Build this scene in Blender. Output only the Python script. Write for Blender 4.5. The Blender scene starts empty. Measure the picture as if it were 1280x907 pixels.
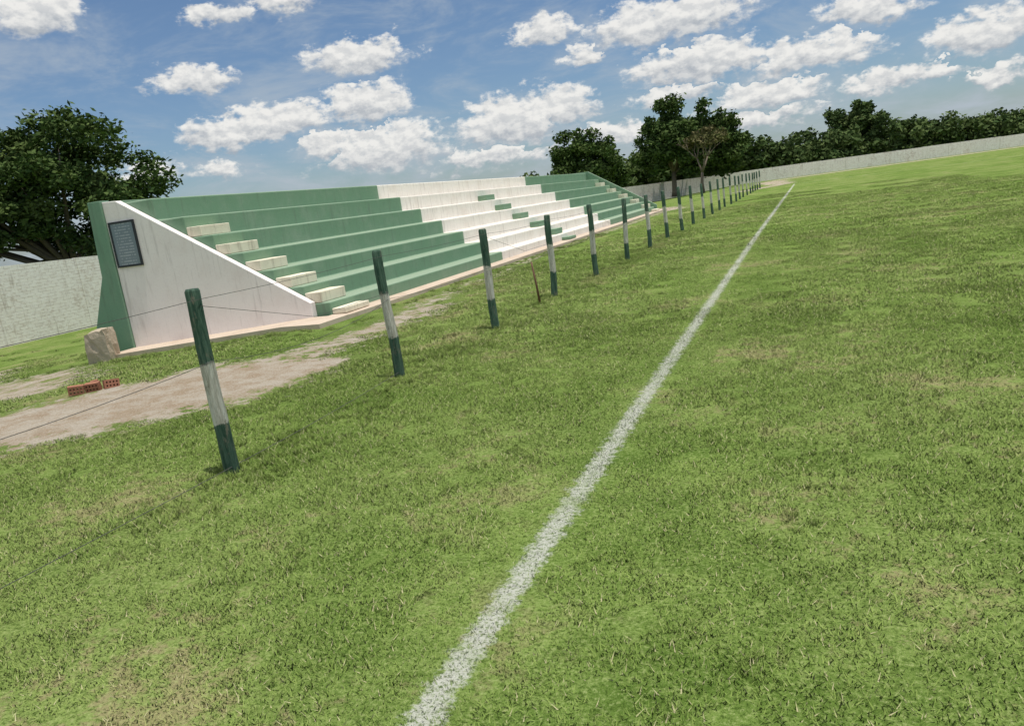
import bpy, math, random, bmesh
import numpy as np
from mathutils import Vector, Matrix
random.seed(7); rng=np.random.default_rng(7)
sc=bpy.context.scene
COL=sc.collection

# ---------------------------------------------------------------- helpers
def link(ob,parent=None):
    COL.objects.link(ob)
    if parent: ob.parent=parent
    return ob
def mesh_obj(name,verts,faces,mats=(),parent=None,midx=None,smooth=False):
    me=bpy.data.meshes.new(name); me.from_pydata([tuple(v) for v in verts],[],[tuple(f) for f in faces]); me.update()
    for m in mats: me.materials.append(m)
    if midx is not None: me.polygons.foreach_set('material_index',midx)
    if smooth: me.polygons.foreach_set('use_smooth',[True]*len(me.polygons))
    return link(bpy.data.objects.new(name,me),parent)
def np_mesh(name,V,F,mat,parent=None,k=4,smooth=False):
    me=bpy.data.meshes.new(name)
    me.vertices.add(len(V)); me.vertices.foreach_set('co',V.astype(np.float32).ravel())
    me.loops.add(F.size); me.loops.foreach_set('vertex_index',F.astype(np.int32).ravel())
    me.polygons.add(len(F)); me.polygons.foreach_set('loop_start',np.arange(0,F.size,k,dtype=np.int32))
    try: me.polygons.foreach_set('loop_total',np.full(len(F),k,dtype=np.int32))
    except Exception: pass
    me.update(calc_edges=True)
    if smooth: me.polygons.foreach_set('use_smooth',np.ones(len(F),dtype=bool))
    me.materials.append(mat)
    return link(bpy.data.objects.new(name,me),parent)
def empty(name,loc=(0,0,0)):
    e=bpy.data.objects.new(name,None); e.location=loc; e.empty_display_size=.2
    return link(e)
def box_vf(x0,x1,y0,y1,z0,z1):
    v=[(x0,y0,z0),(x1,y0,z0),(x1,y1,z0),(x0,y1,z0),(x0,y0,z1),(x1,y0,z1),(x1,y1,z1),(x0,y1,z1)]
    f=[(0,3,2,1),(4,5,6,7),(0,1,5,4),(1,2,6,5),(2,3,7,6),(3,0,4,7)]
    return v,f
def box(name,b,mat,parent=None,bev=0.0):
    v,f=box_vf(*b); o=mesh_obj(name,v,f,[mat],parent)
    if bev:
        m=o.modifiers.new('b','BEVEL'); m.width=bev; m.segments=2
    return o

class NT:
    def __init__(s,nt): s.nt=nt; s.n=nt.nodes; s.l=nt.links
    def new(s,t,**k):
        n=s.n.new(t)
        for a,b in k.items(): setattr(n,a,b)
        return n
    def setin(s,node,i,v):
        if v is None: return
        if isinstance(v,bpy.types.NodeSocket): s.l.new(v,node.inputs[i])
        else:
            try: node.inputs[i].default_value=v
            except Exception: node.inputs[i].default_value=(*v,1)
    def math(s,op,a,b=None,c=None,clamp=False):
        n=s.new('ShaderNodeMath',operation=op,use_clamp=clamp)
        s.setin(n,0,a); s.setin(n,1,b); s.setin(n,2,c); return n.outputs[0]
    def vm(s,op,a,b=None,c=None):
        n=s.new('ShaderNodeVectorMath',operation=op)
        for i,v in enumerate((a,b,c)):
            if v is None: continue
            if isinstance(v,bpy.types.NodeSocket): s.l.new(v,n.inputs[i])
            else: n.inputs[i].default_value=v
        return n
    def noise(s,vec,scale,detail=3,rough=.55,dist=0.0):
        n=s.new('ShaderNodeTexNoise'); s.setin(n,'Vector',vec); s.setin(n,'Scale',scale); s.setin(n,'Detail',detail); s.setin(n,'Roughness',rough); s.setin(n,'Distortion',dist); return n
    def mix(s,f,a,b,mode='MIX'):
        n=s.new('ShaderNodeMix',data_type='RGBA',blend_type=mode)
        s.setin(n,0,f)
        for i,v in ((6,a),(7,b)):
            if isinstance(v,bpy.types.NodeSocket): s.l.new(v,n.inputs[i])
            else: n.inputs[i].default_value=(v[0],v[1],v[2],1)
        return n.outputs[2]
    def mr(s,v,a,b,c=0,d=1,smooth=True):
        n=s.new('ShaderNodeMapRange'); n.interpolation_type='SMOOTHSTEP' if smooth else 'LINEAR'
        s.setin(n,0,v); s.setin(n,1,a); s.setin(n,2,b); s.setin(n,3,c); s.setin(n,4,d); return n.outputs[0]
    def scalev(s,v,sc_): return s.vm('MULTIPLY',v,sc_).outputs[0]
def material(name):
    m=bpy.data.materials.new(name); m.use_nodes=True; t=NT(m.node_tree)
    bs=m.node_tree.nodes['Principled BSDF']; bs.inputs['Specular IOR Level'].default_value=.2
    return m,t,bs
def diffuse_mat(name):
    m=bpy.data.materials.new(name); m.use_nodes=True; t=NT(m.node_tree); t.n.remove(t.n['Principled BSDF'])
    d=t.new('ShaderNodeBsdfDiffuse'); t.l.new(d.outputs[0],t.n['Material Output'].inputs[0]); return m,t,d
def position(t): return t.new('ShaderNodeNewGeometry').outputs['Position']
def bump(t,bs,h,strength=.5,dist=.01):
    b=t.new('ShaderNodeBump'); b.inputs['Strength'].default_value=strength; b.inputs['Distance'].default_value=dist
    t.l.new(h,b.inputs['Height']); t.l.new(b.outputs[0],bs.inputs['Normal'])

# ---------------------------------------------------------------- camera
H=1.75
RD,PD,AZ=math.radians(7.7),math.radians(11.94),math.radians(-22.67)
Fh=Vector((math.sin(AZ),math.cos(AZ),0)); R=Vector((math.cos(AZ),-math.sin(AZ),0))
Fw=Fh*math.cos(PD)+Vector((0,0,-1))*math.sin(PD)
U=R.cross(Fw).normalized()
cr=R*math.cos(RD)-U*math.sin(RD); cu=R*math.sin(RD)+U*math.cos(RD)
M=Matrix((cr,cu,-Fw)).transposed().to_4x4(); M.translation=Vector((0,0,H))
cd=bpy.data.cameras.new('camera'); cam=bpy.data.objects.new('camera',cd); COL.objects.link(cam)
cam.matrix_world=M; cd.sensor_width=36; cd.lens=950/1280*36; cd.clip_start=.05; cd.clip_end=6000
sc.camera=cam
sc.view_settings.view_transform='Standard'; sc.view_settings.look='None'; sc.view_settings.exposure=0

# ---------------------------------------------------------------- sun + sky
S=Vector((0.19,-0.03,1)).normalized()
sd=bpy.data.lights.new('sun','SUN'); sd.energy=3.75; sd.angle=math.radians(.5); sd.color=(1,.95,.87)
so=bpy.data.objects.new('sun',sd); COL.objects.link(so); so.rotation_euler=S.to_track_quat('Z','Y').to_euler()
w=bpy.data.worlds.new('World'); sc.world=w; w.use_nodes=True
w.cycles.sampling_method='MANUAL'; w.cycles.sample_map_resolution=256
t=NT(w.node_tree); bg=t.n['Background']; bg.inputs['Strength'].default_value=.105
sky=t.new('ShaderNodeTexSky',sky_type='NISHITA'); sky.sun_disc=False
sky.sun_elevation=math.asin(S.z); sky.sun_rotation=math.atan2(S.x,S.y); sky.air_density=1.0; sky.dust_density=.8; sky.ozone_density=1.5
tc=t.new('ShaderNodeTexCoord').outputs['Generated']
sx=t.new('ShaderNodeSeparateXYZ'); t.l.new(tc,sx.inputs[0])
DEG=180/math.pi
A=t.math('MULTIPLY',t.math('ARCTAN2',sx.outputs[0],sx.outputs[1]),DEG)
E=t.math('MULTIPLY',t.math('ARCSINE',sx.outputs[2]),DEG)
cx=t.new('ShaderNodeCombineXYZ'); t.l.new(A,cx.inputs[0]); t.l.new(E,cx.inputs[1])
P=cx.outputs[0]; Pn=t.scalev(P,(1,1.6,1))
nw=t.noise(Pn,.42,4,.6)
W=t.vm('MULTIPLY_ADD',nw.outputs['Color'],(4.6,3.0,0),P).outputs[0]
W=t.vm('SUBTRACT',W,(2.3,1.5,0)).outputs[0]
CL=[(-49.9,14.5,3.1,1.9,1),(-39.6,14.1,2.1,1.0,1),(-35.4,14.6,2.6,1.0,.9),(-30.4,10.9,3.9,1.6,1.05),(-41.7,10.4,3.1,1.2,1),
(-40.3,7.0,3.0,1.3,1),(-36.5,7.2,4,1.5,1),(-30.6,7.6,3.5,1.9,1.05),(-33.9,5.3,1.8,1.3,1),(-29.7,4.6,5.2,2.5,.75),
(-41.3,4.7,2.4,.9,.5),(-45.6,4.6,2.4,1.1,.5),(-20.3,5.3,4.3,2.4,1.05),(-16.7,5.8,2.9,1.7,1),
(-17.1,10.8,3.0,1.2,1),(-14.7,8.9,2.1,.9,.75),(-8.8,10.2,6.0,2.0,1.05),(-7.1,7.3,5.2,1.7,1),(0.3,6.5,4.6,1.5,1),
(3.7,8.6,3.0,1.3,1),(10,5.8,3.2,1.7,1),(5.7,4.3,4.6,1.0,.8),(10.4,3.6,2.2,.7,.7),(-2.6,4.7,4.0,1.3,.95),
(-4.2,3.2,5.4,1.1,.7),(-8.3,5.8,3.5,1.1,.85),(-13,3.7,3.4,1.1,.65),(-22,3.2,5.4,1.4,.6),
(24,9,6,2,1),(-72,10,7,2.4,1)]
V,DYs=-1.0,0.0
for (c0,c1,rx,ry,wt) in CL:
    p=t.vm('MULTIPLY_ADD',W,(1/rx,1/ry,0),(-c0/rx,-c1/ry,0)).outputs[0]
    ln=t.vm('LENGTH',p).outputs['Value']
    v=t.math('MULTIPLY_ADD',ln,-wt,wt)
    s3=t.new('ShaderNodeSeparateXYZ'); t.l.new(p,s3.inputs[0])
    sel=t.math('GREATER_THAN',v,V)
    mx=t.new('ShaderNodeMix',data_type='FLOAT'); t.setin(mx,0,sel); t.setin(mx,2,DYs); t.setin(mx,3,s3.outputs[1]); DYs=mx.outputs[0]
    V=t.math('MAXIMUM',v,V)
fineo=t.noise(Pn,.95,6,.62).outputs[0]
fine2=t.noise(t.vm('ADD',Pn,(.22,.6,0)).outputs[0],.95,4,.58).outputs[0]
dens=t.math('MULTIPLY_ADD',t.math('SUBTRACT',fineo,.5),1.35,V)
dens=t.math('SUBTRACT',dens,t.mr(DYs,-.2,-.75,0,.3))
mask=t.mr(dens,-.10,t.mr(DYs,-.6,.4,.62,.28))
wn=t.noise(t.scalev(P,(.35,1,1)),.35,5,.65,.4).outputs[0]
wisp=t.math('MULTIPLY',t.mr(wn,.42,.72),.55)
haze=t.mr(E,9,0,0.05,.5)
wisp=t.math('ADD',wisp,t.math('MULTIPLY',haze,t.mr(wn,.25,.65)),clamp=True)
relief=t.math('MULTIPLY_ADD',t.math('SUBTRACT',fineo,fine2),3.6,.5,clamp=True)
sh=t.mr(DYs,-.5,.35)
lit=t.math('ADD',t.math('MULTIPLY',sh,.6),t.math('MULTIPLY',relief,.5),clamp=True)
ccol=t.mix(lit,(3.8,4.15,4.6),(8.3,8.2,7.9))
skyc=t.mix(1.0,sky.outputs[0],(.66,.77,.88),'MULTIPLY')
c1=t.mix(wisp,skyc,(4.2,4.8,5.4))
c2=t.mix(t.math('MULTIPLY',mask,.96),c1,ccol)
# unseen bright cloud deck, added overhead out of view for fill light
hi_fill=t.math('MULTIPLY',t.mr(E,17,26),t.mr(t.noise(tc,3.2,4,.6).outputs[0],.44,.56))
c2=t.mix(hi_fill,c2,(9.5,9.4,9.2))
t.l.new(c2,bg.inputs[0])

# ---------------------------------------------------------------- turf colours from world position
LINEC=(.50,.51,.45)
def turf(t,rich=True):
    pos=position(t)
    s3=t.new('ShaderNodeSeparateXYZ'); t.l.new(pos,s3.inputs[0]); PX,PY=s3.outputs[0],s3.outputs[1]
    pos2=t.scalev(pos,(1,1,0))
    n1=t.noise(pos2,.24,2,.6).outputs[0]; n2=t.noise(pos2,.9,4,.68).outputs[0]; n3=t.noise(pos2,7,4,.82).outputs[0]
    green=t.mix(t.mr(n2,.38,.62),(.098,.168,.030),(.180,.268,.062))
    green=t.mix(t.mr(n1,.35,.68,0,.6),green,(.225,.295,.088))
    green=t.mix(t.mr(n3,.48,.68,0,.65),green,(.07,.122,.022))
    green=t.mix(t.mr(n3,.46,.3,0,.5),green,(.28,.345,.12))
    dry=t.math('MULTIPLY',t.mr(t.math('MULTIPLY_ADD',n3,.45,t.math('MULTIPLY',n2,.55)),.515,.60),t.mr(n1,.40,.55))
    green=t.mix(t.math('MULTIPLY',dry,.72),green,(.33,.27,.155))
    n4=None
    if rich:
        n4=t.noise(pos2,40,3,.88).outputs[0]
        green=t.mix(t.mr(n4,.5,.66,0,.6),green,(.36,.42,.17)); green=t.mix(t.mr(n4,.49,.36,0,.8),green,(.045,.08,.015))
    lc=t.mr(PY,0,22,-1.362,-1.45,False)
    nl=t.noise(pos2,13,4,.85).outputs[0]
    hw=t.math('MULTIPLY_ADD',t.math('SUBTRACT',nl,.5),.26,.067)
    ad=t.math('ABSOLUTE',t.math('SUBTRACT',PX,lc))
    ln=t.mr(t.math('SUBTRACT',ad,hw),-.035,.022,1,0)
    return pos2,green,ln,n3,n4

def terr(x,y):
    if x>-9: return 0.0
    d=min(-9-x,12.5); return -.072*d
def cap(x,y,pts):
    best=9
    for (ax,ay,ar),(bx,by,br) in zip(pts[:-1],pts[1:]):
        ux,uy=bx-ax,by-ay; L=ux*ux+uy*uy; s=max(0,min(1,((x-ax)*ux+(y-ay)*uy)/L))
        d=math.hypot(x-ax-ux*s,y-ay-uy*s)/(ar+(br-ar)*s); best=min(best,d)
    return best
PATHS=[([(-6.35,7.9,.55),(-7.2,7.2,1.2),(-8.6,5.5,1.0),(-12,2.2,.95),(-22,-6,.9)],1.0),
       ([(-6.9,8.4,.6),(-6.75,10.5,.4),(-6.7,12.6,.5)],.60),([(-7.2,13,.4),(-7.6,20,.22)],.42),
       ([(-11.8,8.3,.9),(-13.8,9.6,.9)],.62),([(-15.5,9.5,.7),(-19,12,.8)],.55),([(-3.4,96.8,1.3),(62,129.3,1.3)],.95),
       ([(-5.5,66,.8),(-2.5,74,.9),(-4.5,92,1.5)],.7),([(-7.9,20,.2),(-8,46,.25)],.5),([(-8.4,46.5,1.2),(-9.5,50,1.0)],.8)]
def dirt(x,y):
    v=0
    for p,wt in PATHS:
        d=cap(x,y,p)
        if d<1.9: v=max(v,wt*max(0,min(1,(1.75-d)/1.1)))
    return v
def rngl(*segs):
    o=[]
    for a,b,s in segs: o+=list(np.arange(a,b,s))
    return o
xs=rngl((-3000,-300,450),(-300,-40,40),(-40,-20,1),(-20,-4,.25),(-4,8,1),(8,70,1.5),(70,300,40),(300,3001,450))
ys=rngl((-1500,-100,350),(-100,-4,16),(-4,16,.25),(16,50,.7),(50,135,1.2),(135,400,40),(400,4500,500))
nx,ny=len(xs),len(ys)
V_=np.array([(x,y,terr(x,y)) for y in ys for x in xs])
ii=np.arange(nx*ny).reshape(ny,nx)
F_=np.stack([ii[:-1,:-1],ii[:-1,1:],ii[1:,1:],ii[1:,:-1]],-1).reshape(-1,4)
m_ground,t,bs=diffuse_mat('grass_ground')
pos2,green,ln,n3,n4=turf(t); t.l.new(green,bs.inputs[0]); bump(t,bs,n4,.8,.03)
m_dirt,t,bs=diffuse_mat('dirt_ground')
pos2,green,ln,n3,n4=turf(t)
at=t.new('ShaderNodeAttribute'); at.attribute_name='dirt'
nd=t.noise(pos2,2.0,5,.75).outputs[0]
dn=t.math('MULTIPLY_ADD',n3,.8,nd)
dm=t.mr(t.math('MULTIPLY_ADD',t.math('SUBTRACT',dn,.9),2.2,at.outputs['Fac']),.34,.62)
dm=t.math('MULTIPLY',dm,t.mr(at.outputs['Fac'],.0,.12))
dc=t.mix(t.mr(nd,.38,.62),(.37,.285,.195),(.49,.435,.35))
dc=t.mix(t.mr(n4,.52,.66,0,.85),dc,(.62,.58,.51)); dc=t.mix(t.mr(n4,.46,.32,0,.65),dc,(.20,.15,.105))
dc=t.mix(t.mr(n3,.55,.7,0,.5),dc,(.30,.21,.14))
t.l.new(t.mix(dm,green,dc),bs.inputs[0]); bump(t,bs,t.math('MULTIPLY_ADD',n3,2.0,n4),.9,.04)
ground=np_mesh('ground',V_,F_,m_ground,smooth=True); ground.data.materials.append(m_dirt)
dv=np.array([dirt(x,y) for y in ys for x in xs],dtype=np.float32)
a=ground.data.attributes.new('dirt','FLOAT','POINT'); a.data.foreach_set('value',dv)
ground.data.polygons.foreach_set('material_index',(dv[F_].max(1)>0).astype(np.int32))

m_line,t,bs=diffuse_mat('line_paint')
pos2,green,ln,n3,n4=turf(t)
ln=t.math('MULTIPLY',ln,t.mr(n4,.36,.54,.15,.92)); ln=t.math('MULTIPLY',ln,t.mr(t.noise(pos2,2.4,3,.7).outputs[0],.32,.52,.5,1))
t.l.new(t.mix(ln,green,LINEC),bs.inputs[0]); bump(t,bs,n4,.8,.03)
vs=[];fs=[]
for y in list(np.arange(-3,24,1.0))+[24,40,69.3]:
    c=-1.362-.088*max(0,min(1,y/22)); vs+=[(c-.18,y,-.003),(c-.14,y,.004),(c+.14,y,.004),(c+.18,y,-.003)]
for i in range(len(vs)//4-1):
    for k in range(3): fs.append((4*i+k,4*i+k+1,4*i+k+5,4*i+k+4))
mesh_obj('touchline',vs,fs,[m_line],smooth=True)
m_gl,t,bs=diffuse_mat('goal_line_paint')
t.l.new(t.mix(t.mr(t.noise(position(t),3,4,.7).outputs[0],.35,.6),(.2,.25,.08),(.55,.57,.48)),bs.inputs[0])
mesh_obj('goal_line',[(-1.3,69.2,.004),(60,69.2,.004),(60,69.32,.004),(-1.3,69.32,.004)],[(0,1,2,3)],[m_gl])

# grass blades
def blade_mat(name,line):
    m,t,bs=diffuse_mat(name)
    ri=t.new('ShaderNodeNewGeometry').outputs['Random Per Island']
    pos2,green,ln,n3,n4=turf(t,False)
    bc=t.mix(t.mr(ri,0,1,0,.55,False),green,(.31,.395,.115)); bc=t.mix(t.mr(ri,.89,.94,0,.8),bc,(.46,.42,.26))
    bc=t.mix(t.mr(ri,.25,.1,0,.5),bc,(.07,.13,.025))
    if line: bc=t.mix(t.math('MULTIPLY',ln,t.mr(ri,.3,.42,.1,.95)),bc,LINEC)
    t.l.new(bc,bs.inputs[0])
    up=t.new('ShaderNodeCombineXYZ'); up.inputs[2].default_value=1
    gn=t.new('ShaderNodeNewGeometry').outputs['Normal']
    nn=t.vm('NORMALIZE',t.vm('MULTIPLY_ADD',gn,(.4,.4,.4),up.outputs[0]).outputs[0]).outputs[0]
    t.l.new(nn,bs.inputs['Normal']); return m
m_bl=blade_mat('grass_blade',False); m_bll=blade_mat('grass_blade_line',True)
def blade_mesh(name,n,size,h0,h1,wd,clump=False,mat=None):
    P0=rng.uniform(-size/2,size/2,(n,2))
    if clump:
        k=max(3,n//60); c=rng.uniform(-size/2,size/2,(k,2)); P0=c[rng.integers(0,k,n)]+rng.normal(0,.035,(n,2))
    h=rng.uniform(h0,h1,n); th=rng.uniform(0,2*np.pi,n); ln_=rng.uniform(.3,1.6,n)*h; ph=rng.uniform(0,2*np.pi,n)
    dx=np.cos(th)*wd/2; dy=np.sin(th)*wd/2
    b0=np.stack([P0[:,0]-dx,P0[:,1]-dy,np.full(n,-.002)],1); b1=np.stack([P0[:,0]+dx,P0[:,1]+dy,np.full(n,-.002)],1)
    tp=np.stack([P0[:,0]+np.cos(ph)*ln_,P0[:,1]+np.sin(ph)*ln_,h],1)
    Vv=np.stack([b0,b1,tp],1).reshape(-1,3); Ff=np.arange(3*n).reshape(-1,3)
    o=np_mesh(name,Vv,Ff,mat or m_bl,k=3); me=o.data; bpy.data.objects.remove(o); return me
near=[blade_mesh('turf_patch',1500,.53,.008,.028,.0065) for _ in range(4)]
nearl=[blade_mesh('turf_patch',1300,.53,.007,.022,.006,mat=m_bll) for _ in range(2)]
mid=[blade_mesh('turf_patch_wide',1500,1.05,.010,.034,.011) for _ in range(4)]
midl=[blade_mesh('turf_patch_wide',1300,1.05,.008,.022,.010,mat=m_bll) for _ in range(2)]
far=[blade_mesh('turf_patch_wide',1300,2.1,.012,.036,.022,mat=m_bll) for _ in range(3)]
tall=[blade_mesh('tuft_patch',300,.6,.03,.085,.007,True) for _ in range(4)]
grass=empty('grass')
def inview(x,y): return y>1.0 and -61<math.degrees(math.atan2(x,y))<18
def put(me,x,y,s=1):
    o=bpy.data.objects.new(me.name,me); o.location=(x,y,terr(x,y)); o.rotation_euler=(0,0,random.uniform(0,6.28)); o.scale=(s,s,random.uniform(.8,1.25)*s); link(o,grass)
def blocked(x,y,mg=.3):
    return (x<-8.1+mg and x>-14.5-mg and 10.95-mg<y<45.6+mg) or x<-26.2
cnt=0
for i in range(-20,10):
    for j in range(2,28):
        x=i*.5+random.uniform(-.05,.05); y=j*.5+random.uniform(-.05,.05); dd=math.hypot(x,y)
        if dd>11.5 or (dd>9 and random.random()<(dd-9)/2.6) or not inview(x,y) or blocked(x,y) or dirt(x,y)>.4: continue
        put(nearl[random.randrange(2)] if abs(x+1.4)<.42 else near[random.randrange(4)],x,y,1 if dd<9 else 1.1); cnt+=1
for i in range(-20,12):
    for j in range(5,30):
        x=i*1.0+random.uniform(-.1,.1); y=j*1.0+random.uniform(-.1,.1); dd=math.hypot(x,y)
        if dd>24 or dd<9.2 or (dd>19 and random.random()<(dd-19)/5.5) or not inview(x,y) or blocked(x,y,.6) or dirt(x,y)>.4: continue
        put(midl[random.randrange(2)] if abs(x+1.4)<.8 else mid[random.randrange(4)],x,y); cnt+=1
for i in range(-5,12):
    for j in range(9,30):
        x=i*2.0+random.uniform(-.2,.2); y=j*2.0+random.uniform(-.2,.2); dd=math.hypot(x,y)
        if dd>52 or dd<18.5 or (dd>36 and random.random()<(dd-36)/17) or x<-6.6 or not inview(x,y): continue
        put(far[random.randrange(3)],x,y); cnt+=1
for k in range(520):
    r_=random.random()
    if r_<.40: x=-4.27+random.gauss(0,.3); y=random.uniform(2,26)
    elif r_<.52: x=-7.8+random.gauss(0,.12); y=random.uniform(11,30)
    elif r_<.62: y=10.7+random.gauss(0,.12); x=random.uniform(-13,-8)
    elif r_<.85: x=random.uniform(-24,-9); y=random.uniform(6,18)
    else: x=random.uniform(-8,8); y=random.uniform(2.5,18)
    if not inview(x,y) or blocked(x,y,.05) or dirt(x,y)>.5 or (abs(x+1.4)<.5): continue
    put(tall[random.randrange(4)],x,y,random.uniform(.5,.9) if r_<.85 else .42); cnt+=1

# ---------------------------------------------------------------- concrete paints
def paint(name,c,dirtc,amt=.5,streak=True,bmp=.35,tread=None):
    m,t,bs=material(name); pos=position(t)
    n=t.noise(pos,1.6,5,.7).outputs[0]; f=t.noise(pos,22,3,.7).outputs[0]
    col=t.mix(t.mr(n,.42,.75,0,amt),c,dirtc)
    col=t.mix(t.mr(f,.5,.8,0,.3),col,tuple(k*.6 for k in c))
    if streak:
        st=t.noise(t.scalev(pos,(5,5,.5)),1.6,3,.7).outputs[0]
        col=t.mix(t.mr(st,.52,.74,0,.5),col,tuple(k*.58 for k in dirtc))
    if tread:
        nz=t.new('ShaderNodeSeparateXYZ'); t.l.new(t.new('ShaderNodeNewGeometry').outputs['True Normal'],nz.inputs[0])
        col=t.mix(t.math('MULTIPLY',t.mr(nz.outputs[2],.4,.9),t.mr(f,.2,.7,.45,.85)),col,tread)
    t.l.new(col,bs.inputs['Base Color']); bs.inputs['Roughness'].default_value=.85
    bump(t,bs,f,bmp,.01); return m
m_green=paint('green_paint',(.19,.315,.205),(.28,.365,.27),.6,tread=(.30,.37,.27))
m_white=paint('white_paint',(.86,.82,.75),(.68,.61,.53),.5,tread=(.70,.65,.57))
m_side=paint('end_wall_paint',(.86,.81,.78),(.74,.66,.62),.5)
m_cream=paint('cream_concrete',(.80,.74,.58),(.60,.52,.40),.6)
m_apron=paint('apron_concrete',(.58,.48,.38),(.42,.31,.22),.7,False)
m_band=paint('green_band_paint',(.165,.295,.20),(.22,.32,.23),.6)

# ---------------------------------------------------------------- grandstand
stand=empty('grandstand',(0,0,0))
sx_=[-8.65,-9.2,-9.82,-10.47,-11.12,-11.76,-12.5]; sz=[.33,.68,1.06,1.46,1.88,2.31,2.76]
prof=[(-8.65,-.5)]
for k in range(7):
    prof.append((sx_[k],sz[k]))
    if k<6: prof.append((sx_[k+1],sz[k]))
prof+=[(-13.6,2.76),(-13.6,-1)]
Y0,Y1=12.16,45.2; yb=[Y0,21.08,34.5,Y1]; n=len(prof); vs=[];fs=[];mi=[]
for y in yb: vs+=[(x,y,z) for x,z in prof]
for r_ in range(3):
    for k in range(n):
        k2=(k+1)%n; fs.append((r_*n+k,r_*n+k2,(r_+1)*n+k2,(r_+1)*n+k)); mi.append(1 if r_==1 else 0)
fs.append(tuple(range(n))[::-1]); mi.append(0); fs.append(tuple(3*n+k for k in range(n))); mi.append(0)
def fixn(o):
    bm=bmesh.new(); bm.from_mesh(o.data); bmesh.ops.recalc_face_normals(bm,faces=bm.faces); bm.to_mesh(o.data); bm.free()
o=mesh_obj('tiers',vs,fs,[m_green,m_white],stand,mi); fixn(o)
mo=o.modifiers.new('b','BEVEL'); mo.width=.028; mo.segments=3; mo.limit_method='ANGLE'
def prism(name,pts,y0,y1,mat,parent,bev=.01):
    k=len(pts); v=[(x,y0,z) for x,z in pts]+[(x,y1,z) for x,z in pts]
    f=[tuple(range(k)),tuple(range(k,2*k))[::-1]]+[(i,i+k,(i+1)%k+k,(i+1)%k) for i in range(k)]
    o=mesh_obj(name,v,f,[mat],parent); fixn(o)
    if bev:
        b=o.modifiers.new('b','BEVEL'); b.width=bev; b.segments=2
    return o
side=[(-13.68,-.9),(-13.68,2.83),(-13.3,2.81),(-8.98,.36),(-8.98,-.3)]
prism('end_wall',side,12.0,12.15,m_side,stand)
prism('end_wall_far',[(-13.68,-.9),(-13.68,2.83),(-12.4,2.83),(-8.5,.42),(-8.5,-.3)],45.21,45.36,m_green,stand)
prism('green_band',[(-13.685,2.86),(-14.03,2.86),(-14.12,1.3),(-15.2,-.9),(-13.685,-.9)],11.95,12.2,m_band,stand)
prism('back_wall',[(-13.61,2.84),(-13.9,2.84),(-13.9,-.9),(-13.61,-.9)],12.21,45.15,m_green,stand)
def aisle(y0,w,mat,ks,nm):
    for k in ks:
        x1=sx_[k+1]; x0=x1+.36
        box(nm,(x1+.003,x0,y0,y0+w,sz[k]+.003,sz[k]+.205),mat,stand,.012)
    box(nm,(-8.64,-8.33,y0,y0+w,.095,.20),mat,stand,.012)
aisle(12.17,.85,m_cream,range(0,5),'aisle_step')
aisle(27.0,.8,m_green,range(0,5),'aisle_step')
aisle(44.2,.9,m_cream,range(0,5),'aisle_step')
xsA=[-8.17,-8.66,-9.0,-10,-11,-12,-13,-13.7]
vs=[];fs=[]
for x in xsA:
    for (y,z) in ((11.05,-.1),(11.05,.085),(12.02,.085),(12.02,-.1)): vs.append((x,y,terr(x,y)+z))
for i in range(len(xsA)-1):
    for k in range(3): fs.append((i*4+k,(i+1)*4+k,(i+1)*4+k+1,i*4+k+1))
L=4*(len(xsA)-1); fs+=[(0,1,2,3),(L,L+3,L+2,L+1)]
fixn(mesh_obj('apron_end',vs,fs,[m_apron],stand))
box('apron_front',(-8.66,-8.17,12.023,46.2,-.1,.085),m_apron,stand,.01)
# plaque
pl=empty('plaque',(-13.26,11.98,1.93))
m_fr,t,bs=material('plaque_frame'); bs.inputs['Base Color'].default_value=(.03,.035,.04,1); bs.inputs['Roughness'].default_value=.4
m_pl,t,bs=material('plaque_face'); pos=position(t)
s3=t.new('ShaderNodeSeparateXYZ'); t.l.new(pos,s3.inputs[0])
row=t.math('GREATER_THAN',t.math('FRACT',t.math('MULTIPLY',s3.outputs[2],17)),.6)
cz=t.new('ShaderNodeCombineXYZ'); t.l.new(s3.outputs[0],cz.inputs[0]); t.l.new(t.math('MULTIPLY',t.math('FLOOR',t.math('MULTIPLY',s3.outputs[2],17)),3.1),cz.inputs[2])
wd=t.mr(t.noise(cz.outputs[0],22,2,.6).outputs[0],.42,.5)
txt=t.math('MULTIPLY',t.math('MULTIPLY',row,wd),t.math('LESS_THAN',t.math('ABSOLUTE',t.math('SUBTRACT',s3.outputs[0],-13.26)),.22))
t.l.new(t.mix(t.math('MULTIPLY',txt,.45),(.16,.21,.24),(.5,.52,.54)),bs.inputs['Base Color']); bs.inputs['Roughness'].default_value=.15; bs.inputs['Specular IOR Level'].default_value=.6
def loc_box(name,b,mat,par,bev=0):
    px,py,pz=par.location; return box(name,(b[0]-px,b[1]-px,b[2]-py,b[3]-py,b[4]-pz,b[5]-pz),mat,par,bev)
loc_box('panel',(-13.57,-12.95,11.972,11.995,1.5,2.36),m_pl,pl)
for nm,b in (('frame_top',(-13.61,-12.91,11.96,11.998,2.36,2.40)),('frame_bottom',(-13.61,-12.91,11.96,11.998,1.46,1.50)),
             ('frame_left',(-13.61,-13.57,11.96,11.998,1.501,2.359)),('frame_right',(-12.95,-12.91,11.96,11.998,1.501,2.359))): loc_box(nm,b,m_fr,pl)

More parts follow.
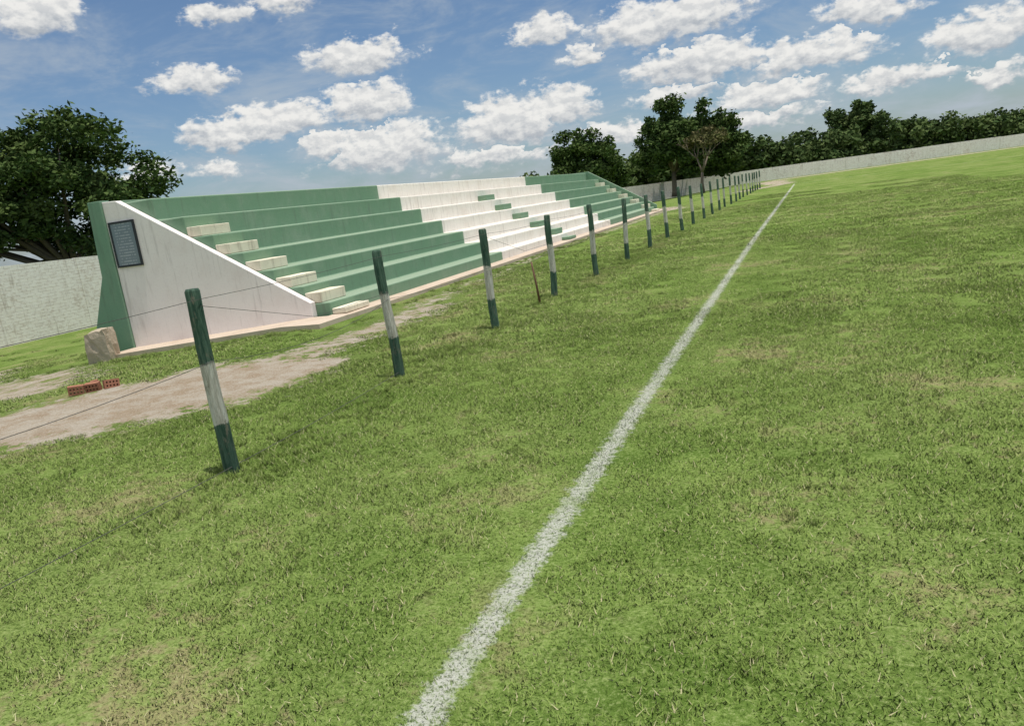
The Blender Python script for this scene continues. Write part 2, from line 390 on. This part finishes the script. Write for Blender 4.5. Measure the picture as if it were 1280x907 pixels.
# ---------------------------------------------------------------- stone & bricks & stick
m_st,t,bs=material('stone'); pos=position(t)
t.l.new(t.mix(t.noise(pos,7,5,.7).outputs[0],(.32,.26,.19),(.56,.49,.38)),bs.inputs['Base Color']); bs.inputs['Roughness'].default_value=.95
bump(t,bs,t.noise(pos,14,5,.7).outputs[0],.8,.03)
bm=bmesh.new(); bmesh.ops.create_cube(bm,size=1); bmesh.ops.subdivide_edges(bm,edges=bm.edges[:],cuts=4,use_grid_fill=True)
for v in bm.verts:
    c=v.co.copy(); s_=c.normalized()*.62; v.co=c*.72+s_*.28; v.co+=Vector((random.gauss(0,.022),random.gauss(0,.022),random.gauss(0,.022)))
    v.co.x*=.52*(1-.18*v.co.z); v.co.y*=.34; v.co.z*=.72
    if v.co.z>.2: v.co.z+=v.co.x*.25
me=bpy.data.meshes.new('boundary_stone'); bm.to_mesh(me); bm.free(); me.materials.append(m_st)
o=link(bpy.data.objects.new('boundary_stone',me)); o.location=(-13.45,11.0,terr(-13.45,11)+.28); o.rotation_euler=(0.03,.05,.2)

m_br,t,bs=material('clay_brick'); t.l.new(t.mix(t.noise(position(t),18,4,.6).outputs[0],(.26,.10,.06),(.40,.20,.13)),bs.inputs['Base Color']); bs.inputs['Roughness'].default_value=.9
def hollow_brick(name,loc,rot):
    bm=bmesh.new(); a,b,c=.19,.09,.12
    xs_=[-a/2+a*i/9 for i in range(10)]; zs_=[c*i/5 for i in range(6)]
    d={}
    def vid(x,y,z):
        k=(round(x,4),round(y,4),round(z,4))
        if k not in d: d[k]=bm.verts.new(k)
        return d[k]
    hole=lambda i,j: i in (1,3,5,7) and j in (1,3)
    for y in (-b/2,b/2):
        for i in range(9):
            for j in range(5):
                if hole(i,j): continue
                bm.faces.new([vid(xs_[i],y,zs_[j]),vid(xs_[i+1],y,zs_[j]),vid(xs_[i+1],y,zs_[j+1]),vid(xs_[i],y,zs_[j+1])])
    def q_(p1,p2): bm.faces.new([vid(p1[0],-b/2,p1[1]),vid(p2[0],-b/2,p2[1]),vid(p2[0],b/2,p2[1]),vid(p1[0],b/2,p1[1])])
    for i in range(9): q_((xs_[i],0),(xs_[i+1],0)); q_((xs_[i],zs_[5]),(xs_[i+1],zs_[5]))
    for j in range(5): q_((xs_[0],zs_[j]),(xs_[0],zs_[j+1])); q_((xs_[9],zs_[j]),(xs_[9],zs_[j+1]))
    for i in range(9):
        for j in range(5):
            if hole(i,j):
                q_((xs_[i],zs_[j]),(xs_[i+1],zs_[j])); q_((xs_[i],zs_[j+1]),(xs_[i+1],zs_[j+1])); q_((xs_[i],zs_[j]),(xs_[i],zs_[j+1])); q_((xs_[i+1],zs_[j]),(xs_[i+1],zs_[j+1]))
    bmesh.ops.recalc_face_normals(bm,faces=bm.faces)
    me=bpy.data.meshes.new(name); bm.to_mesh(me); bm.free(); me.materials.append(m_br)
    o=link(bpy.data.objects.new(name,me)); o.location=loc; o.rotation_euler=rot
for (x,y,r_) in ((-9.30,7.05,.85),(-9.15,7.20,.5),(-8.98,7.34,1.1),(-9.26,7.33,2.4)): hollow_brick('hollow_brick',(x,y,-.01),(random.uniform(-.15,.15),random.uniform(-.15,.15),r_))

def tube(verts,faces,pts,rads,sides=8,jit=0):
    base=len(verts); n=len(pts)
    for i,(p,r_) in enumerate(zip(pts,rads)):
        p=Vector(p); d=(Vector(pts[min(i+1,n-1)])-Vector(pts[max(i-1,0)])).normalized()
        a_=d.orthogonal().normalized() if abs(d.z)<.9 else Vector((1,0,0)); a_=(a_-d*a_.dot(d)).normalized(); b_=d.cross(a_)
        for k in range(sides):
            an=2*math.pi*k/sides; rr=r_*(1+random.uniform(-jit,jit)); verts.append(p+(a_*math.cos(an)+b_*math.sin(an))*rr)
    for i in range(n-1):
        for k in range(sides):
            k2=(k+1)%sides; faces.append((base+i*sides+k,base+i*sides+k2,base+(i+1)*sides+k2,base+(i+1)*sides+k))
    faces.append(tuple(base+k for k in range(sides))[::-1]); faces.append(tuple(base+(n-1)*sides+k for k in range(sides)))

# ---------------------------------------------------------------- fence
m_post,t,bs=material('painted_post'); pos=position(t); tcx=t.new('ShaderNodeTexCoord').outputs['Object']
s3=t.new('ShaderNodeSeparateXYZ'); t.l.new(tcx,s3.inputs[0]); oi=t.new('ShaderNodeObjectInfo').outputs['Random']
zz=t.math('ADD',s3.outputs[2],t.math('ADD',t.math('MULTIPLY',t.math('SUBTRACT',t.noise(pos,9,4,.7).outputs[0],.5),.16),t.math('MULTIPLY',t.math('SUBTRACT',oi,.5),.12)))
gm=t.math('ADD',t.mr(zz,.44,.47,1,0),t.mr(zz,.92,.95,0,1),clamp=True)
gr=t.noise(t.scalev(pos,(40,40,3)),1.0,5,.8).outputs[0]
gcol=t.mix(t.mr(gr,.35,.65),(.030,.07,.048),(.10,.17,.12)); wcol=t.mix(t.mr(gr,.35,.65),(.42,.39,.32),(.72,.70,.62))
pcx=t.mix(gm,wcol,gcol); pcx=t.mix(t.mr(t.noise(t.scalev(pos,(1,1,.4)),14,5,.8).outputs[0],.54,.68,0,.75),pcx,(.23,.20,.15))
t.l.new(pcx,bs.inputs['Base Color']); bs.inputs['Roughness'].default_value=.85
bump(t,bs,gr,1.0,.02)
posts=[(-4.27,1.5),(-4.25,4.33),(-4.40,7.24),(-4.32,9.92),(-4.36,12.8),(-4.25,15.33),(-4.21,18.09),(-4.19,20.82),(-4.2,23.67),(-4.2,26.58),(-4.25,29.6),(-4.2,32.46),(-4.2,35.4)]
y=38.2
while y<70: posts.append((-4.2+random.uniform(-.05,.05),y)); y+=2.85+random.uniform(-.15,.15)
tops=[]
for i,(x,y) in enumerate(posts):
    h=1.43+(random.uniform(-.03,.05) if i>4 else [0,0,-.01,-.01,.0][i]); r0=random.uniform(.05,.058) if i>1 else .056
    lean=(random.uniform(-.03,.03),random.uniform(-.025,.025)) if i!=1 else (-.008,0); vs=[];fs=[]
    zl=[-.1,0,.15,.3,.45,.6,.8,1.0,1.2,h-.02,h]; bx,by=random.uniform(-.014,.014),random.uniform(-.014,.014)
    pts=[(lean[0]*z+bx*math.sin(z*4),lean[1]*z+by*math.sin(z*3),z) for z in zl]; rr=[r0*(1.06-.08*z)*random.uniform(.97,1.03) for z in zl]; rr[-1]*=.86
    tube(vs,fs,pts,rr,12,.06)
    o=mesh_obj('fence_post',vs,fs,[m_post],None,smooth=True); o.location=(x,y,0); tops.append((x+lean[0]*1.4,y+lean[1]*1.4,h))
m_wire,t,bs=material('wire'); bs.inputs['Base Color'].default_value=(.13,.125,.115,1); bs.inputs['Metallic'].default_value=.3; bs.inputs['Roughness'].default_value=.7
vs=[];fs=[]
for (zf,sag) in ((1.35,.03),(.88,.10),(.06,.02)):
    for i in range(len(tops)-1):
        a_,b_=tops[i],tops[i+1]; sg=sag*random.uniform(.4,1.5); pts=[]
        for k in range(9):
            s_=k/8; pts.append((a_[0]+(b_[0]-a_[0])*s_+.056,a_[1]+(b_[1]-a_[1])*s_,zf-sg*4*s_*(1-s_)))
        if zf<.1 and i>1: continue
        tube(vs,fs,pts,[.0026]*9,4)
        if i<6 and i%2==1 and zf>1:
            tube(vs,fs,[(a_[0]+.056,a_[1],1.30),((a_[0]+b_[0])/2+.05,(a_[1]+b_[1])/2,.95),(b_[0]+.056,b_[1],.95)],[.0024]*3,4)
mesh_obj('fence_wire',vs,fs,[m_wire])
vs=[];fs=[]
tube(vs,fs,[(-4.35,12.0,-.05),(-4.37,11.98,.3),(-4.42,11.99,.72)],[.022,.019,.015],7,.12)
m_stick,t,bs=material('dry_wood'); t.l.new(t.mix(t.noise(position(t),20,4,.7).outputs[0],(.10,.05,.03),(.2,.11,.07)),bs.inputs['Base Color'])
mesh_obj('wooden_stake',vs,fs,[m_stick],smooth=True)

# ---------------------------------------------------------------- perimeter walls
m_wall,t,bs=diffuse_mat('whitewashed_brick'); pos=position(t)
s3=t.new('ShaderNodeSeparateXYZ'); t.l.new(pos,s3.inputs[0])
cb=t.new('ShaderNodeCombineXYZ'); t.l.new(t.math('MULTIPLY_ADD',s3.outputs[0],.9,s3.outputs[1]),cb.inputs[0]); t.l.new(s3.outputs[2],cb.inputs[1])
br=t.new('ShaderNodeTexBrick'); t.l.new(cb.outputs[0],br.inputs['Vector'])
br.inputs['Color1'].default_value=(.86,.81,.75,1); br.inputs['Color2'].default_value=(.78,.72,.67,1); br.inputs['Mortar'].default_value=(.60,.54,.49,1)
br.inputs['Scale'].default_value=1; br.inputs['Brick Width'].default_value=.3; br.inputs['Row Height'].default_value=.11; br.inputs['Mortar Size'].default_value=.012; br.inputs['Mortar Smooth'].default_value=.6
n=t.noise(pos,.9,5,.75).outputs[0]; col=t.mix(t.mr(n,.50,.68,0,.7),br.outputs[0],(.52,.43,.37))
col=t.mix(t.mr(t.noise(t.scalev(pos,(1,1,2)),5,4,.7).outputs[0],.42,.60,0,.8),col,(.90,.86,.82))
st=t.noise(t.scalev(pos,(4,4,.35)),1.4,4,.7).outputs[0]; col=t.mix(t.mr(st,.55,.73,0,.6),col,(.36,.30,.26))
t.l.new(col,bs.inputs[0]); bump(t,bs,t.math('SUBTRACT',n,t.math('MULTIPLY',br.outputs['Fac'],.4)),.3,.015)
def wall(name,pts,tops_,th=.16,pil=3.2):
    vs=[];fs=[]
    P_=[Vector((x,y,0)) for x,y in pts]
    for i in range(len(P_)-1):
        a_,b_=P_[i],P_[i+1]; d=(b_-a_); L=d.length; d.normalize(); nrm=Vector((d.y,-d.x,0)); n_=int(L/pil)
        def tz(s): return tops_[i]+(tops_[i+1]-tops_[i])*s/L
        for k in range(n_):
            s0,s1=L*k/n_,L*(k+1)/n_; jt=random.uniform(-.02,.02)
            cc=[a_+d*(s0+.11)-nrm*th/2,a_+d*(s1-.11)-nrm*th/2,a_+d*(s1-.11)+nrm*th/2,a_+d*(s0+.11)+nrm*th/2]
            p0,p1=tz(s0)+jt,tz(s1)+jt; b0=len(vs); zz_=[p0,p1,p1,p0]
            vs+=[(v.x,v.y,-1.3) for v in cc]+[(v.x,v.y,z_) for v,z_ in zip(cc,zz_)]; fs+=[tuple(b0+q for q in f) for f in box_vf(0,1,0,1,0,1)[1]]
            c=[a_+d*(s0-.107)-nrm*(th/2+.02),a_+d*(s0+.107)-nrm*(th/2+.02),a_+d*(s0+.107)+nrm*(th/2+.02),a_+d*(s0-.107)+nrm*(th/2+.02)]
            b0=len(vs); vs+=[(v.x,v.y,-1.3) for v in c]+[(v.x,v.y,tz(s0)+.02) for v in c]; fs+=[tuple(b0+q for q in f) for f in box_vf(0,1,0,1,0,1)[1]]
    return mesh_obj(name,vs,fs,[m_wall])
fixn(wall('perimeter_wall',[(-26.5,-20),(-26.5,18),(-26.5,32),(-26.5,91)],[1.9,1.87,1.6,1.5]))
fixn(wall('perimeter_wall',[(-26.3,91.2),(25,116.5),(90,148.5)],[1.5,1.5,1.5]))

# ---------------------------------------------------------------- trees
def leafmat(name,c0,c1,c2):
    m,t,bs=diffuse_mat(name); ri=t.new('ShaderNodeNewGeometry').outputs['Random Per Island']; pos=position(t)
    col=t.mix(ri,c0,c1); col=t.mix(t.mr(t.noise(pos,.7,2,.6).outputs[0],.45,.65,0,.6),col,c2)
    t.l.new(col,bs.inputs[0]); return m
m_leaf=leafmat('foliage',(.038,.07,.024),(.095,.14,.045),(.115,.155,.05))
m_leaf2=leafmat('foliage_far',(.045,.08,.03),(.10,.14,.05),(.13,.165,.06))
m_bark,t,bs=diffuse_mat('bark'); t.l.new(t.mix(t.noise(position(t),6,4,.7).outputs[0],(.10,.08,.06),(.25,.21,.17)),bs.inputs[0])
def leaves(C,Rr,n,size):
    k=len(C); wts=Rr**2; idx=rng.choice(k,n,p=wts/wts.sum())
    d=rng.normal(size=(n,3)); d/=np.linalg.norm(d,axis=1)[:,None]; rad=Rr[idx]*(rng.uniform(0,1,n)**.45)*(1+.25*np.abs(rng.normal(size=n))*(rng.uniform(0,1,n)<.2))
    p=C[idx]+d*rad[:,None]*np.array([1,1,.75])
    a_=rng.normal(size=(n,3)); a_[:,2]*=.6; a_/=np.linalg.norm(a_,axis=1)[:,None]; b_=np.cross(a_,rng.normal(size=(n,3))); b_/=np.linalg.norm(b_,axis=1)[:,None]
    s=size*rng.uniform(.6,1.3,n)[:,None]
    return np.stack([p-a_*s,p-b_*s*.5,p+a_*s,p+b_*s*.5],1).reshape(-1,3)
def crown_clumps(cx,cy,cz,rx,ry,rz,k,cr0,cr1,low=-.7,lob=1):
    C=[];Rr=[]
    while len(C)<k:
        d=rng.normal(size=3); d/=np.linalg.norm(d)
        if d[2]<low: continue
        rr=rng.uniform(.25,1)**.6*(1+rng.normal()*.08); az_=math.atan2(d[1],d[0])
        rr*=1+lob*(.09*math.sin(3*az_+cx)+.07*math.sin(5*az_+cy*2)+.06*math.sin(4*d[2]+cx))
        C.append((cx+d[0]*rx*rr,cy+d[1]*ry*rr,cz+d[2]*rz*rr)); Rr.append(rng.uniform(cr0,cr1))
    return np.array(C),np.array(Rr)
def tree(name,x,y,zb,crowns,k,cr,n,size,mat,trunk_r=.22,nl=9,low=-.7):
    e=empty(name,(0,0,0)); Cs=[];Rs=[]
    for c in crowns:
        C,Rr=crown_clumps(*c,k,*cr,low); Cs.append(C);Rs.append(Rr)
    C=np.concatenate(Cs);Rr=np.concatenate(Rs)
    V=leaves(C,Rr,n,size); np_mesh('foliage',V,np.arange(len(V)).reshape(-1,4),mat,e)
    vs=[];fs=[]; c0=crowns[0]; fork=Vector((x+.1,y,zb+(c0[2]-zb)*.42))
    tube(vs,fs,[(x,y,zb-.3),(x+.03,y,zb+.4),tuple(fork)],[trunk_r*1.35,trunk_r,trunk_r*.85],9,.08)
    inn=[i for i in range(len(C)) if C[i][2]>fork.z+.8]
    for i in rng.choice(inn,min(nl,len(inn)),replace=False):
        tg=Vector(C[i]).lerp(fork,.12); md=fork.lerp(tg,.5)+Vector((random.uniform(-.3,.3),random.uniform(-.3,.3),random.uniform(.0,.5)))
        tube(vs,fs,[tuple(fork-Vector((0,0,.1))),tuple(md),tuple(tg)],[trunk_r*.55,trunk_r*.28,trunk_r*.06],6,.05)
    mesh_obj('trunk',vs,fs,[m_bark],e,smooth=True); return e
tree('leafy_tree',-30.2,24.2,-.9,[(-30.2,24.2,4.3,3.9,3.9,3.9),(-32.6,20.0,4.0,3.4,3.2,3.5)],105,(.5,1.0),80000,.125,m_leaf,.3,14,-.85)
def pol(az_,d): a_=math.radians(az_); return d*math.sin(a_),d*math.cos(a_)
x,y=pol(-15.2,78); tree('leafy_tree',x,y,-.9,[(x,y,4.4,3.9,3.7,2.9)],90,(.6,1.1),20000,.2,m_leaf,.25,9,-.9)
x,y=pol(-9.3,93); tree('leafy_tree',x,y,0,[(x,y,6.0,3.9,3.6,3.9),(x+4.3,y+2,5.0,3.4,3,4.2)],80,(.65,1.2),32000,.24,m_leaf,.3,12,-.85)
x,y=pol(2.9,124); tree('leafy_tree',x,y,0,[(x,y,5.3,3.4,3.4,3.9)],55,(.8,1.3),9000,.32,m_leaf2,.3)
def bare(name,x,y,zb,h):
    e=empty(name); vs=[];fs=[]; tips=[]
    def br(p,d,L,r_,lv):
        p2=p+d*L; md=p+d*L*.5+Vector((random.uniform(-1,1),random.uniform(-1,1),0))*L*.06
        tube(vs,fs,[tuple(p),tuple(md),tuple(p2)],[r_,r_*.8,r_*.6],6,.05)
        if lv==0: tips.append(tuple(p2)); return
        for q in range(3):
            an=2.1*q+random.uniform(0,1.5)+lv
            nd=(d+Vector((math.cos(an)*.55,math.sin(an)*.55,random.gauss(.12,.15)))).normalized(); br(p2,nd,L*random.uniform(.62,.8),r_*.58,lv-1)
    br(Vector((x,y,zb-.2)),Vector((.02,0,1)),h*.30,.2,4)
    mesh_obj('branches',vs,fs,[m_bark],e,smooth=True)
    T_=np.array(tips); sel=rng.choice(len(T_),len(T_)//2,replace=False)
    V=leaves(T_[sel],np.full(len(sel),.5),2600,.17); np_mesh('foliage',V,np.arange(len(V)).reshape(-1,4),leafmat('sparse_foliage',(.09,.09,.04),(.18,.16,.08),(.12,.14,.05)),e)
x,y=pol(-7.3,84); bare('bare_tree',x,y,0,7.4)

Cs=[];Rs=[]
def belt(az_,el,d,wd_):
    x,y=pol(az_,d); top=1.75+math.tan(math.radians(el))*d; rz=top*.5
    C,Rr=crown_clumps(x,y,top-rz,wd_,wd_,rz,26,.8,1.45,-1); Cs.append(C);Rs.append(Rr)
for az_,el in ((-20,1.6),(-18,1.5),(-16,1.9),(-13.4,1.6),(-12.2,2.1),(-11,2.4),(-9.7,2.7),(-8.4,2.5),(-7,2.5),(-5.6,2.4),(-4.4,2.5),(-3.1,2.2),(-1.8,2.35),(-.5,2.2),(.9,2.15),(2,2.5),(4.4,2.5),(5.8,2.4),(7.0,2.15),(8.3,2.1),(9.6,1.5),(10.8,1.35),(12,1.35),(13.4,1.7),(15,1.8),(17,2),(19,1.7)):
    wall_d=(91+26.3*.493)/(math.cos(math.radians(az_))-.493*math.sin(math.radians(az_)))
    belt(az_+random.uniform(-.2,.2),el-.25,wall_d+7+random.uniform(0,5),2.9)
for az_ in np.arange(-24,24,1.0):
    belt(az_,random.uniform(.9,1.5),150+random.uniform(0,25),3.4)
C=np.concatenate(Cs);Rr=np.concatenate(Rs)
V=leaves(C,Rr,130000,.36)
np_mesh('distant_trees',V,np.arange(len(V)).reshape(-1,4),m_leaf2)
print('grass patches',cnt)
